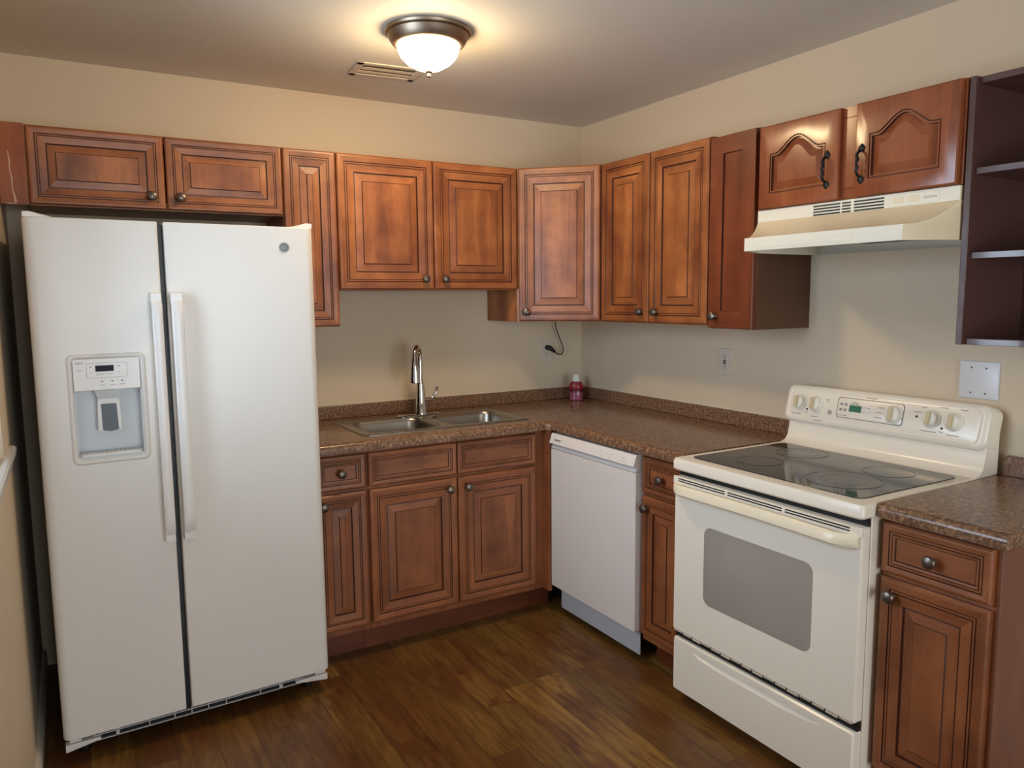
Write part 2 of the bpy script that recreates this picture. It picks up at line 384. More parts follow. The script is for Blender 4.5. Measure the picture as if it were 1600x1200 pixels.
# ---------------------------------------------------------------- wall cabinets on the back wall
ZT = 2.113
def wallcab(label, x0, x1, z0, z1, doors, d=.305, margin=.045, rot=0, mats=('wv', 'wh')):
    t = thing('wall_cabinet', label, 'cabinet', (x0, 0, z0) if rot == 0 else (0, -x0, z0), rot, 'cherry wall cabinets with raised panel doors')
    w_ = x1-x0; carcass(t, 0, w_, d, 0, z1-z0, mats)
    for a, b, kx in doors:
        door(t, a-x0, -d, .004, b-a, z1-z0-.008, kn=None if kx is None else (kx[0]-a, kx[1]-z0), margin=margin, mats=mats)
    return t
cf = wallcab('long low cherry wall cabinet with two wide doors right above the white refrigerator', -2.625, -1.738, 1.834, ZT,
             [(-2.622, -2.182, (-2.232, 1.880)), (-2.176, -1.740, (-2.130, 1.880))])
fl = MB().box(XL+.002-(-2.625), -.001, -.322, -.300, -.001, ZT-1.834, M['ov']).build('filler_panel', cf, bev=.001, label='scratched reddish filler strip against the left wall')
sc_ = MB()
for k, (px, pz, r_) in enumerate(((-.053, .18, .0012), (-.050, .15, .002), (-.051, .115, .0016), (-.046, .085, .0022), (-.048, .055, .0014), (-.043, .03, .0028), (-.040, .006, .004))):
    if k: sc_.loft([[(ppx-pr, -.3226, ppz), (ppx+pr, -.3226, ppz)], [(px-r_, -.3226, pz), (px+r_, -.3226, pz)]], M['scratch'], False, False, closed=False)
    ppx, ppz, pr = px, pz, r_
sc_.box(-.066, -.038, -.3228, -.3222, .000, .003, M['scratch']); sc_.build('scratch', fl, smooth=0, label='pale scratch in the stain')
wallcab('tall very narrow cherry wall cabinet between refrigerator cabinet and sink cabinet', -1.737, -1.513, 1.372, ZT, [(-1.735, -1.515, None)], margin=.008)
wallcab('two door cherry wall cabinet hung high above the sink', -1.512, -.615, 1.529, ZT,
        [(-1.509, -1.064, (-1.113, 1.576)), (-1.058, -.618, (-1.013, 1.576))])
# diagonal corner cabinet
dc = thing('corner_wall_cabinet', 'diagonal corner wall cabinet with one door between the two walls', 'cabinet', (0, 0, 1.372))
hh = ZT-1.372
mb = MB(); mb.prism([(-.001, -.001), (-.612, -.001), (-.612, -.305), (-.305, -.605), (-.001, -.605)], 0, hh, M['wv'])
mb.build('carcass', dc, bev=.001)
ang = -math.atan2(.300, .307)
ux, uy = math.cos(ang), math.sin(ang)
door(dc, -.612+ux*.016, -.305+uy*.016, .004, .398, hh-.008, rotz=ang, kn=(.038, .045))
# ---------------------------------------------------------------- wall cabinets on the right wall (local x = -world y)
wallcab('two door cherry wall cabinet right of the corner on the right wall', .606, 1.306, 1.372, ZT,
        [(.612, .949, (.908, 1.420)), (.955, 1.303, (1.007, 1.420))], rot=RB)
sk = thing('shaker_wall_cabinet', 'narrow reddish shaker wall cabinet with dark brown side beside the range hood', 'cabinet', (0, -1.308, 1.362), RB)
sh_, sw_ = 2.104-1.362, .230
mb = MB(); mb.box(0, sw_, -.300, 0, 0, sh_, M['cherry']); mb.build('carcass', sk, bev=.001)
MB().box(sw_, sw_+.003, -.300, 0, 0, sh_-.004, M['brownpanel']).build('side_panel', sk, label='flat dark brown side skin')
mb = MB(); W_ = sw_-.004
R0 = [(0, .0), (0, -.018), (.001, -.0195), (.066, -.0195), (.067, -.011), (.0685, -.011)]
pm = panel_mesh(W_, sh_-.006, R0, {4}, .001, M['cherry'], M['cherry_h'], M['glaze'])
sd = pm.build('door', sk, (.002, -.301, .003), smooth=0); knob(sd, .040, .047)
# hood cabinet with two arched doors
hc = thing('hood_wall_cabinet', 'short wall cabinet with two arched raised panel doors above the range hood', 'cabinet', (0, -1.558, 1.800), RB)
HW, HH = .736, .292
mb = MB(); mb.box(0, HW, -.305, 0, 0, HH, M['ov'])
for a, b, c, d in ((0, .04, 0, HH), (HW-.03, HW, 0, HH), (.325, .42, .035, HH-.035)): mb.box(a, b, -.3245, -.305, c, d, M['ov'])
for c, d in ((0, .034), (HH-.034, HH)): mb.box(.04, HW-.03, -.3245, -.305, c, d, M['oh'])
mb.build('carcass', hc, bev=.0008)
def arch_door(parent, x, w_, h, hx):
    N = 28
    def outline(d, arch):
        pts = [(d, d), (w_-d, d)]
        for i in range(N+1):
            u = 1-i/N; X = d+(w_-2*d)*u
            if arch:
                v = abs(u-.5)*2; s = 0 if v > .80 else 0.5+0.5*math.cos(PI*v/.80); s = s**0.8
                Z = (h-arch_sh-(d-d0)) + (arch_sh-arch_pk)*s
            else: Z = h-d
            pts.append((X, Z))
        return pts
    d0, arch_sh, arch_pk = .050, .100, .050
    seq = [(0, 0, 0, 'ov'), (0, -.015, 0, 'ov'), (.004, -.019, 0, 'ov'), (.008, -.020, 0, 'ov'), (.050, -.020, 1, 'ov'), (.0512, -.016, 1, 'glaze'), (.0528, -.016, 1, 'glaze'), (.054, -.0195, 1, 'ov'),
           (.0585, -.0195, 1, 'ov'), (.060, -.010, 1, 'glaze'), (.064, -.010, 1, 'ov'), (.084, -.0185, 1, 'ov'), (.086, -.0195, 1, 'ov')]
    rings = [[(p[0], y, p[1]) for p in outline(d, ar)] for d, y, ar, m in seq]
    mb = MB(); mb.loft(rings, M['ov'], mats=[M[s[3]] for s in seq[1:]])
    o = mb.build('door', parent, (x, -.3250, .002), smooth=20)
    # wrought handle
    hm = MB(); zc = h*.5-.045
    path = [(hx, -.020, zc+.042), (hx-.001, -.034, zc+.037), (hx-.001, -.044, zc+.025), (hx, -.040, zc+.013), (hx, -.046, zc), (hx, -.040, zc-.013), (hx-.001, -.044, zc-.025), (hx-.001, -.034, zc-.037), (hx, -.020, zc-.042)]
    hm.tube(path, [.004, .0045, .0045, .0065, .0042, .0065, .0045, .0045, .004], M['iron'], 8)
    for sgn in (1, -1):
        zz = zc+sgn*.047
        hm.loft([[(hx, y_, zz+sgn*.016*k_), (hx+.006*k_, y_, zz+sgn*.010*k_), (hx+.012*k_, y_, zz+sgn*.002), (hx+.006*k_, y_, zz-sgn*.010), (hx-.006*k_, y_, zz-sgn*.010), (hx-.012*k_, y_, zz+sgn*.002), (hx-.006*k_, y_, zz+sgn*.010*k_)] for y_, k_ in ((-.0195, 1), (-.023, 1), (-.026, .5))], M['iron'])
    hm.build('handle', o, smooth=50, label='black wrought iron pull handle')
    return o
arch_door(hc, .014, .330, HH-.004, .288)
arch_door(hc, .402, .326, HH-.004, .026)
# open shelf unit, quarter rounded shelves
os_ = thing('open_corner_shelf', 'dark brown open wall shelf with curved shelves right of the hood', 'shelf', (0, -2.298, 1.345), RB)
SH, SWd, SD = 2.092-1.345, .46, .305
def qs(t, inset=0):
    pts = [(.018, -.001), (.018, -(SD-inset))]
    for i in range(13):
        a = PI/2*i/12; pts.append((.018+.05+(SWd-.07-inset)*math.sin(a), -(SD-inset)*math.cos(a)**.75 if i < 12 else -.012))
    pts.append((.018+.05+(SWd-.07-inset), -.001)); return pts
MB().box(0, .018, -.322, 0, 0, SH, M['darkshelf']).build('side_panel', os_, bev=.0015)
MB().box(.018, SWd, -.006, -.0, 0, SH, M['darkshelf']).build('back_panel', os_)
for z in (0.0, .245, .480, SH-.020): MB().prism([(x, min(y, -.006)) for x, y in qs(0)], z, z+.018, M['darkshelf']).build('shelf', os_, bev=.001)
# ---------------------------------------------------------------- base cabinets
BM = ('bv', 'bh')
def basebox(t, w_, d=.61, z0=.115, z1=.880, openings=()):
    mb = MB(); mb.box(0, w_, -d+.02, -.001, z0, z1-.02 if openings else z1, M['bv']) if not openings else None
    if openings:
        mb.box(0, .016, -d+.018, -.001, z0, z1, M['bv']); mb.box(w_-.016, w_, -d+.018, -.001, z0, z1, M['bv'])
        mb.box(.016, w_-.016, -d+.018, -.001, z0, z0+.016, M['bv'])
    mb.box(0, w_, -d, -d+.018, z0, z1, M['bv'])
    return mb.build('carcass', t, bev=.001)
def toekick(t, w_, d=.535, x0=0): return MB().box(x0, w_, -d, -d+.016, 0, .115, M['toe']).build('toe_kick', t)
DZ = (.144, .713, .726, .868)   # door bottom, door top, drawer bottom, drawer top
nb = thing('base_cabinet', 'narrow base cabinet with drawer and door beside the refrigerator', 'cabinet', (-1.745, 0, 0), 0, 'base cabinets under the countertops')
basebox(nb, .224); toekick(nb, .224)
door(nb, .006, -.61, DZ[2], .212, DZ[3]-DZ[2], 'drawer', BM, PROFD, PGD, .02, kn=(.106, .071))
door(nb, .006, -.61, DZ[0], .212, DZ[1]-DZ[0], 'door', BM, margin=.008, kn=(.030, DZ[1]-DZ[0]-.042))
sb = thing('sink_base_cabinet', 'wide sink base cabinet with two doors and two false drawer fronts', 'cabinet', (-1.520, 0, 0), 0, 'base cabinets under the countertops')
basebox(sb, .816, openings=(1,)); toekick(sb, .816)
for a, b in ((.004, .405), (.410, .811)):
    door(sb, a, -.61, DZ[2], b-a, DZ[3]-DZ[2], 'false_drawer_front', BM, PROFD, PGD, .03)
    door(sb, a, -.61, DZ[0], b-a, DZ[1]-DZ[0], 'door', BM, margin=.045, kn=((b-a-.040) if a < .1 else .044, DZ[1]-DZ[0]-.045))
cb = thing('corner_base_cabinet', 'blank brown corner cabinet front between sink cabinet and dishwasher', 'cabinet', (-.703, 0, 0))
mb = MB(); mb.box(0, .058, -.612, -.592, .115, .880, M['bv']); mb.box(.04, .058, -.665, -.612, .115, .880, M['bv']); mb.box(.04, .701, -.592, -.002, .115, .880, M['bv'])
mb.build('carcass', cb, bev=.001)
MB().box(0, .12, -.535, -.519, 0, .115, M['toe']).build('toe_kick', cb)
rb = thing('base_cabinet', 'narrow base cabinet with drawer and door between dishwasher and range', 'cabinet', (0, -1.278, 0), RB, 'base cabinets under the countertops')
basebox(rb, .246); toekick(rb, .246, x0=.0)
door(rb, .004, -.61, DZ[2], .238, DZ[3]-DZ[2], 'drawer', BM, PROFD, PGD, .02, kn=(.119, .071))
door(rb, .004, -.61, DZ[0], .238, DZ[1]-DZ[0], 'door', BM, margin=.022, kn=(.033, DZ[1]-DZ[0]-.045))
eb = thing('base_cabinet', 'end base cabinet with drawer and door to the right of the range', 'cabinet', (0, -2.294, 0), RB, 'base cabinets under the countertops')
basebox(eb, .306); toekick(eb, .306)
door(eb, .005, -.61, DZ[2], .292, DZ[3]-DZ[2], 'drawer', BM, PROFD, PGD, .03, kn=(.146, .071))
door(eb, .005, -.61, DZ[0], .292, DZ[1]-DZ[0], 'door', BM, margin=.040, kn=(.038, DZ[1]-DZ[0]-.047))
MB().box(.306, .312, -.612, -.001, 0, .880, M['endpanel']).build('side_panel', eb, bev=.001, label='plain brown end skin')
# ---------------------------------------------------------------- countertops
CT, CBm = .920, .882
def counter(poly, front_edges, holes=(), name='countertop', label='', parent=None):
    bm = bmesh.new(); vs = [bm.verts.new((x, y, CBm)) for x, y in poly]; f = bm.faces.new(vs)
    r = bmesh.ops.extrude_face_region(bm, geom=[f]); bmesh.ops.translate(bm, vec=(0, 0, CT-CBm), verts=[g for g in r['geom'] if isinstance(g, bmesh.types.BMVert)])
    bmesh.ops.recalc_face_normals(bm, faces=bm.faces)
    def on(e):
        a, b = e.verts; 
        for (p, q) in front_edges:
            if abs(a.co.z-b.co.z) < 1e-6 and a.co.z > CBm+.01:
                s = {(round(a.co.x, 3), round(a.co.y, 3)), (round(b.co.x, 3), round(b.co.y, 3))}
                if s == {(round(p[0], 3), round(p[1], 3)), (round(q[0], 3), round(q[1], 3))}: return True
        return False
    bmesh.ops.bevel(bm, geom=[e for e in bm.edges if on(e)], offset=.020, segments=5, profile=.5, affect='EDGES')
    me = bpy.data.meshes.new(name); bm.to_mesh(me); bm.free(); me.materials.append(M['granite'])
    me.polygons.foreach_set('use_smooth', [True]*len(me.polygons)); me.set_sharp_from_angle(angle=math.radians(40))
    o = bpy.data.objects.new(name, me); C.objects.link(o); tag(o, label, 'countertop', 'brown speckled countertops')
    if holes: cut(o, holes)
    return o
P = [(-1.752, -.001), (-1.752, -.648), (-.665, -.648), (-.648, -.665), (-.648, -1.524), (-.001, -1.524), (-.001, -.001)]
ct = counter(P, [(P[1], P[2]), (P[2], P[3]), (P[3], P[4])], [MB().prism(rr(-1.475, -.705, -.530, -.150, .04), .8, 1.0, M['granite'])],
             label='long L shaped brown speckled countertop holding the sink and running to the range')
ZS = .984
MB().box(-1.752, -.0215, -.0205, -.001, CT, ZS, M['granite']).build('backsplash', ct, bev=.003)
MB().box(-.0205, -.001, -1.524, -.001, CT, ZS, M['granite']).build('backsplash', ct, bev=.003)
MB().box(-1.752, -.004, -.0045, -.0005, ZS, ZS+.004, M['caulk']).build('caulk', ct, label='pale caulk line')
MB().box(-.0045, -.0005, -1.524, -.004, ZS, ZS+.004, M['caulk']).build('caulk', ct, label='pale caulk line')
Q = [(-.001, -2.296), (-.648, -2.296), (-.648, -2.628), (-.001, -2.628)]
c2 = counter(Q, [(Q[0+1], Q[2])], label='short brown speckled countertop piece on the end cabinet right of the range')
MB().prism([(-2.300, CT), (-2.300, ZS-.018), (-2.312, ZS), (-2.628, ZS), (-2.628, CT)], -.021, -.001, M['granite'], 'x').build('backsplash', c2, bev=.003)
# ---------------------------------------------------------------- sink and faucet
sk_ = thing('kitchen_sink', 'double bowl stainless steel sink set in the brown countertop', 'sink', (-1.0925, -.335, CT))
mb = MB(); mb.loft([[(x, y, z) for x, y in rr(-.4075+i, .4075-i, -.215+i, .215-i, .03-i/2)] for i, z in ((0, .0003), (0, .003), (.006, .0055), (.012, .005))], M['steel'])
mb.loft([[(x, y, z) for x, y in rr(-.375, .375, -.180, .170, .05)] for z in (-.01, .003)], M['steel'])
rim = mb.build('rim', sk_)
BW = [(-.370, -.020), (.020, .365)]
rim.location = (0, 0, 0)
cut(rim, [MB().prism(rr(a, b, -.175, .120, .06, 7), -.05, .05, M['steel']) for a, b in BW])
for a, b in BW:
    mb = MB(); rings = [[(x, y, z) for x, y in rr(a+i, b-i, -.175+i, .120-i, max(.06-i*.3, .02), 7)] for i, z in ((-.002, .0052), (.002, .002), (.006, -.010), (.014, -.13), (.022, -.155), (.040, -.168))]
    mb.loft(rings, M['steel'], cap0=False, cap1=True)
    bo = mb.build('bowl', sk_); 
    MB().lathe([(.0, .001), (.040, .001), (.042, .003), (.030, .002), (.028, -.0), (0, .0)], M['chrome'], ((a+b)/2, -.03, -.168)).build('drain', bo)
MB().lathe([(.018, 0), (.018, .003), (.006, .004), (0, .004)], M['black'], (.045, .165, .005), n=16).build('hole_cover', sk_, label='black hole cover')
fc = thing('faucet', 'chrome pull-down gooseneck faucet with side lever behind the sink', 'faucet', (-1.078, -.165, CT+.0062))
mb = MB(); mb.loft([[(x, y, z) for x, y in rr(-.125+i, .095-i, -.028+i, .028-i, .026-i/2, 6)] for i, z in ((0, 0), (0, .004), (.004, .007))], M['chrome']); mb.build('base_plate', fc)
mb = MB(); mb.lathe([(.031, .005), (.031, .012), (.028, .02), (.0215, .11), (.018, .155), (.0125, .158), (.0120, .26)], M['chrome'])
mb.build('body', fc)
dx, dy = -.62, -.785; r = .048; zA = .292
mb = MB(); path = [(0, 0, .15), (0, 0, .22)] + [(dx*r*(1-math.cos(t)), dy*r*(1-math.cos(t)), .285+r*1.05*math.sin(t)) for t in [PI*i/14 for i in range(15)]]
mb.tube(path, .0115, M['chrome'], 14); mb.build('spout', fc, smooth=60)
mb = MB(); mb.lathe([(.0125, .290), (.0150, .275), (.0190, .24), (.0255, .175), (.0255, .170), (.019, .167), (0, .167)], M['chrome'], (dx*2*r, dy*2*r, 0)); mb.build('spray_head', fc)
mb = MB(); mb.tube([(.015, 0, .072), (.035, 0, .073), (.055, 0, .074), (.060, 0, .074)], [.012, .012, .012, .010], M['chrome'])
mb.tube([(.052, 0, .075), (.070, 0, .085), (.082, 0, .105), (.088, 0, .128), (.090, 0, .135)], [.008, .008, .0065, .0085, .004], M['chrome']); mb.build('lever', fc, smooth=60)
# ---------------------------------------------------------------- soap bottle, outlets, cord, wall plate
bt = thing('soap_bottle', 'small pink and red bottle with white cap in the counter corner', 'bottle', (-.125, -.125, CT+.0005), -.6)
def ell(rx, ry, z, n=24): return [(rx*math.cos(2*PI*i/n), ry*math.sin(2*PI*i/n), z) for i in range(n)]
MB().loft([ell(*p) for p in ((.030, .022, 0), (.037, .027, .004), (.038, .028, .02), (.037, .027, .048), (.036, .026, .056), (.039, .029, .066), (.038, .028, .084), (.031, .023, .100), (.026, .020, .106), (.020, .018, .108))], M['pink']).build('body', bt)
MB().loft([ell(*p) for p in ((.0376, .0278, .048), (.0368, .0268, .056), (.0376, .028, .062))], M['winelabel'], False, False).build('lower_label', bt, label='dark wine red band')
MB().loft([ell(*p) for p in ((.0385, .0285, .063), (.0396, .0296, .067), (.0387, .0287, .085), (.0318, .0238, .100))], M['redlabel'], False, False).build('upper_label', bt, label='glossy red band')
MB().loft([ell(*p) for p in ((.022, .019, .106), (.022, .019, .122), (.018, .015, .126), (.0155, .0125, .142), (.010, .009, .146))], M['white']).build('cap', bt)
def duplex(t, mb, zc, holes):
    mb.prism(rr(-.017, .017, zc-.014, zc+.014, .008), -.0085, -.005, M['plate'], 'y')
    for x in (-.006, .006): holes.box(x-.0012, x+.0012, -.0092, -.0084, zc, zc+.008, M['black'])
    holes.lathe([(.0026, 0), (.0026, .0006), (0, .0006)], M['black'], (0, -.0085, zc-.007), '-y', 10)
ol = thing('wall_outlet', 'almond duplex outlet on the back wall with a black plug in it', 'outlet', (-.243, -.0005, 1.193), 0, 'wall outlets above the backsplash')
MB().loft([[(x, y, z) for x, z in rr(-.037+i, .037-i, -.059+i, .059-i, .004)] for i, y in ((0, 0), (0, -.003), (.002, -.0052))], M['plate']).build('plate', ol)
for zc in (.020, -.020):
    mb = MB(); hb = MB(); duplex(ol, mb, zc, hb); hb.build('slots', mb.build('receptacle', ol), label='black slots')
pc = thing('power_cord', 'black plug and cord hanging from under the corner cabinet', 'cord', (-.243, -.0095, 1.213))
MB().tube([(0, -.001, 0), (0, -.02, 0), (.004, -.030, -.003), (.020, -.034, -.014), (.034, -.034, -.026)], [.014, .0145, .013, .0095, .005], M['black']).build('plug', pc, smooth=60)
cp = [(.034, -.034, -.026), (.050, -.033, -.036), (.070, -.030, -.040), (.086, -.028, -.032), (.092, -.028, -.014), (.082, -.030, .015), (.060, -.032, .060), (.042, -.034, .100), (.034, -.036, .130), (.036, -.036, .156)]
def smoothp(p, k=5):
    out = []
    for i in range(len(p)-1):
        p0, p1, p2, p3 = [Vector(p[max(0, min(len(p)-1, j))]) for j in (i-1, i, i+1, i+2)]
        for s in range(k):
            t = s/k; out.append(.5*((2*p1)+(-p0+p2)*t+(2*p0-5*p1+4*p2-p3)*t*t+(-p0+3*p1-3*p2+p3)*t**3))
    return out+[Vector(p[-1])]
MB().tube(smoothp(cp), .0032, M['black'], 8).build('cord', pc, smooth=60)
gf = thing('wall_outlet', 'outlet with black test buttons on the right wall above the backsplash', 'outlet', (-.0005, -1.107, 1.196), RB, 'wall outlets above the backsplash')
MB().loft([[(x, y, z) for x, z in rr(-.037+i, .037-i, -.060+i, .060-i, .004)] for i, y in ((0, 0), (0, -.003), (.002, -.0052))], M['plate']).build('plate', gf)
MB().prism(rr(-.0165, .0165, -.034, .034, .002), -.0075, -.005, M['plate'], 'y').build('receptacle', gf)
for zc in (.020, -.022):
    hb = MB()
    for x in (-.006, .006): hb.box(x-.0012, x+.0012, -.0082, -.0074, zc, zc+.008, M['black'])
    hb.lathe([(.0026, 0), (.0026, .0006), (0, .0006)], M['black'], (0, -.0075, zc-.006), '-y', 10)
    hb.build('slots', gf, label='black slots')
for zc in (.005, -.005): MB().box(-.007, .007, -.0090, -.0074, zc-.0032, zc+.0032, M['black']).build('test_button', gf, label='black test button')
bp = thing('blank_wall_plate', 'square white blank plate with four screw holes above the range', 'wall plate', (-.0005, -2.204, 1.212), RB)
MB().loft([[(x, y, z) for x, z in rr(-.062+i, .062-i, -.061+i, .061-i, .003)] for i, y in ((0, 0), (0, -.004), (.003, -.0065))], M['platew']).build('plate', bp)
for x in (-.023, .023):
    for z in (-.042, .040): MB().lathe([(.0027, 0), (.0027, .0008), (0, .0008)], M['black'], (x, -.0064, z), '-y', 10).build('screw_hole', bp, label='black screw hole')
# ---------------------------------------------------------------- range hood
rh = thing('range_hood', 'cream white under-cabinet range hood over the electric range', 'range hood', (0, -1.558, 1.645), RB)
def hrow(z, fx, fl, s=0):
    # plan outline clockwise: back-left, shoulder-left, front-left, front-right, shoulder-right, back-right
    return [(0+s, -.002, z), (0+s, -.325, z), (fl+s*.5, -fx, z), (.734-fl-s*.5, -fx, z), (.734-s, -.325, z), (.734-s, -.002, z)]
rows = [hrow(.153, .327, .002), hrow(.112, .327, .002)]
for i in range(1, 9):
    t = i/8; rows.append(hrow(.112-(.112-.045)*(1-(1-t)**1.9), .327+(.473-.327)*t**1.15, .002+.073*t**1.1))
rows.append(hrow(.003, .475, .076)); rows.append(hrow(0, .474, .076))
mb = MB(); n = len(rows)
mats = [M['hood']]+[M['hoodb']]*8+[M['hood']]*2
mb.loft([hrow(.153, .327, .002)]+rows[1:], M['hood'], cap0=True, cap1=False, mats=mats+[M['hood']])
inner = [hrow(0, .474, .076), hrow(0, .462, .088, .012), hrow(.03, .458, .09, .014)]
mb.loft(inner, M['hood'], cap0=False, cap1=True)
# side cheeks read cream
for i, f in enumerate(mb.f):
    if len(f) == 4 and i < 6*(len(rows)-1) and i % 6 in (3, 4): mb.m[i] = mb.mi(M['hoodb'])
hb_ = mb.build('body', rh, bev=.0012, smooth=30)
mb = MB()
for x0, x1, zs in ((.242, .345, 4), (.352, .384, 4), (.396, .500, 4)):
    for k in range(zs):
        z = .146-k*.0095; mb.box(x0, x1, -.3282, -.3262, z-.0048, z, M['black'])
mb.build('vent_slots', rh, label='black vent slots')
mb = MB(); mb.prism(rr(.515, .675, .114, .148, .014), -.3290, -.326, M['hood'], 'y'); co = mb.build('control_panel', rh, bev=.001)
for x in (.548, .598):
    MB().prism(rr(x-.016, x+.016, .122, .140, .003), -.3310, -.3285, M['aged'], 'y').build('switch', co, bev=.0008)
text('brand_text', 'NuTone', .012, M['printl'], co, (.648, -.3292, .131))
MB().prism(rr(.12, .50, .010, .034, .008), -.4755, -.4740, M['hood'], 'y').build('lip_badge', rh, bev=.0006, label='raised outline on the lip')
mb = MB(); mb.box(.36, .64, -.43, -.20, .018, .030, M['nickel'])
for k in range(14): mb.box(.37, .63, -.425+k*.016, -.419+k*.016, .015, .019, M['black'])
mb.build('filter', rh, label='dark metal filter under the hood')
# ---------------------------------------------------------------- range
rg = thing('electric_range', 'cream electric range with black glass cooktop and large oven window', 'range', (0, -1.532, 0), RB)
RW = .756; BIS = M['bisque']
mb = MB(); mb.box(.003, RW-.003, -.655, -.02, .035, .878, BIS)
for x in (.05, RW-.05):
    for y in (-.60, -.08): mb.lathe([(.018, 0), (.018, .036)], M['black'], (x, y, 0), n=12)
mb.build('body', rg, bev=.003)
ck = MB(); ck.loft([[(x, y, z) for x, y in rr(i, RW-i, -.702+i, -.085, .014)] for i, z in ((.006, .876), (.0, .882), (.0, .908), (.004, .917), (.012, .920))], BIS)
ck.build('cooktop_frame', rg, label='cream cooktop rim')
gl = MB(); gl.prism(rr(.042, RW-.040, -.655, -.165, .03), .9195, .9225, M['blackglass']); go = gl.build('glass_cooktop', rg, bev=.0008, label='black ceramic glass')
def ring(x, y, r, zone=True):
    mb = MB()
    if zone: mb.lathe([(r-.004, .9226), (r-.004, .9229), (0, .9229)], M['burner'], (x, y, 0), n=48)
    for q in (r, r*.62):
        if q != r and r < .09: continue
        o = len(mb.v)
        mb.loft([[(x+R*math.cos(2*PI*i/48), y+R*math.sin(2*PI*i/48), z) for i in range(48)] for R, z in ((q-.0016, .9228), (q-.0016, .9232), (q+.0016, .9232), (q+.0016, .9228))], M['ring'], False, False)
    mb.build('burner', go)
ring(.222, -.505, .078); ring(.215, -.275, .090); ring(.550, -.500, .112); ring(.560, -.290, .078)
# oven door
dr = MB(); dr.loft([[(x, y, z) for x, z in rr(.004+i, RW-.006-i, .278+i, .852-i, .008)] for i, y in ((0, -.657), (0, -.684), (.004, -.690))], BIS)
do = dr.build('oven_door', rg)
wn = MB(); wn.loft([[(x, y, z) for x, z in rr(.154+i, .596-i, .424+i, .702-i, .030)] for i, y in ((0, -.689), (0, -.6908), (.002, -.6912))], M['ovenglass']); wn.build('oven_window', do, label='grey tinted oven window')
mb = MB(); mb.loft([[(x, y, z) for x, z in rr(.002+i, RW-.004-i, .826, .853-i*.5, .004)] for i, y in ((0, -.688), (0, -.694), (.003, -.697))], M['bisque'])
for z in (.846, .838):
    for a, b in ((.030, .25), (.262, .482), (.494, .715)): mb.box(a, b, -.6978, -.6965, z-.0022, z+.0018, M['black'])
mb.build('door_vent_trim', do, label='slotted vent trim along door top')
hd = MB(); hr = []
for i in range(25):
    t = i/24; x = .008+(RW-.022)*t; e = min(t, 1-t)/.09; e = min(1, e); e = math.sin(e*PI/2)
    y = -.700-.036*e; zc = .812+.004*math.sin(PI*t)
    hr.append([(x, y+.026, zc+.016), (x, y+.008, zc+.019), (x, y, zc+.010), (x, y-.001, zc-.012), (x, y+.006, zc-.019), (x, y+.026, zc-.016)])
hd.loft(hr, M['aged']); hd.build('door_handle', do, smooth=45, label='yellowed full width handle')
# drawer
dw_ = MB(); dw_.loft([[(x, y, z) for x, z in rr(.006+i, RW-.008-i, .047+i, .250-i, .008)] for i, y in ((0, -.650), (0, -.682), (.005, -.689))], BIS)
dro = dw_.build('storage_drawer', rg)
sc = MB(); sc.loft([[(.10, -.70, .228), (.10, -.70, .222), (.11, -.6888, .222), (.11, -.6888, .228)]] + [[(x, -.70, .228), (x, -.70, .228-d), (x, -.6885, .228-d), (x, -.672, .226)] for x, d in ((.14, .016), (.25, .024), (.50, .024), (.60, .016))] + [[(.65, -.70, .228), (.65, -.70, .222), (.64, -.6888, .222), (.64, -.6888, .228)]], BIS)
cut(dro, [sc])
MB().box(.004, RW-.006, -.664, -.654, .852, .883, M['black']).build('rim_gap_shade', rg, label='black strip painted as the shaded gap below the cooktop rim')  # shade under the cooktop rim, put in as a black strip
mb = MB(); mb.box(.006, RW-.008, -.672, -.655, .250, .277, M['black']); mb.build('drawer_gap_shade', rg, label='black strip painted as the shaded gap above the drawer')  # black filler stands in for the shade between oven door and drawer
mb = MB(); random.seed(8)
for k in range(16):
    x = .01+k*.046; mb.box(x, x+.040, -.688, -.683, .2745-.002*(k % 3), .2785, M['caulk'])
mb.build('chipped_edge', do, label='chipped lower edge')
# backguard
bg = MB()
prof = [(-.150, .918), (-.118, .926), (-.102, .945), (-.094, .985), (-.090, 1.030), (-.02, 1.030), (-.02, .90), (-.150, .90)]
bg.loft([[(x, p[0], p[1]) for p in prof] for x in (.006, RW-.004)], BIS)
bg.box(.008, RW-.002, -.052, -.018, .92, 1.120, BIS)
bgo = bg.build('backguard', rg, bev=.003, smooth=40)
pn = MB(); tl = math.radians(14)
def pnpt(x, z, y):   # panel local -> tilted
    return (x, -.098 + z*math.sin(tl) + y*math.cos(tl), 1.000 + z*math.cos(tl) - y*math.sin(tl))
pn.loft([[pnpt(x, z, y) for x, z in rr(-.014+i, RW+.000-i, i*.8, .146-i*.8, .028-i*.3, 6)] for i, y in ((0, .060), (0, -.002), (.004, -.010), (.012, -.015), (.022, -.017), (.024, -.0155), (.027, -.0155), (.030, -.0165))], BIS)
pno = pn.build('control_panel', bgo, smooth=50)
def onp(x, z, y=-.0166): return pnpt(x, z, y)
def place(o, x, z, y=-.0166):
    o.location = onp(x, z, y); o.rotation_euler = (-tl, 0, 0); return o
kb = MB(); kb.lathe([(0, 0), (.028, 0), (.028, .003), (.024, .006), (.0215, .016), (.018, .019), (0, .0195)], M['knobcream'], axis='-y', n=28)
kb2 = MB(); kb2.loft([[(-.0065, -.005, -.0205), (.0065, -.005, -.0205), (.0065, -.005, .0205), (-.0065, -.005, .0205)], [(-.0055, -.028, -.018), (.0055, -.028, -.018), (.0055, -.028, .018), (-.0055, -.028, .018)]], M['knobgrip'])
KM, KG = kb.mesh('control_knob'), kb2.mesh('grip')
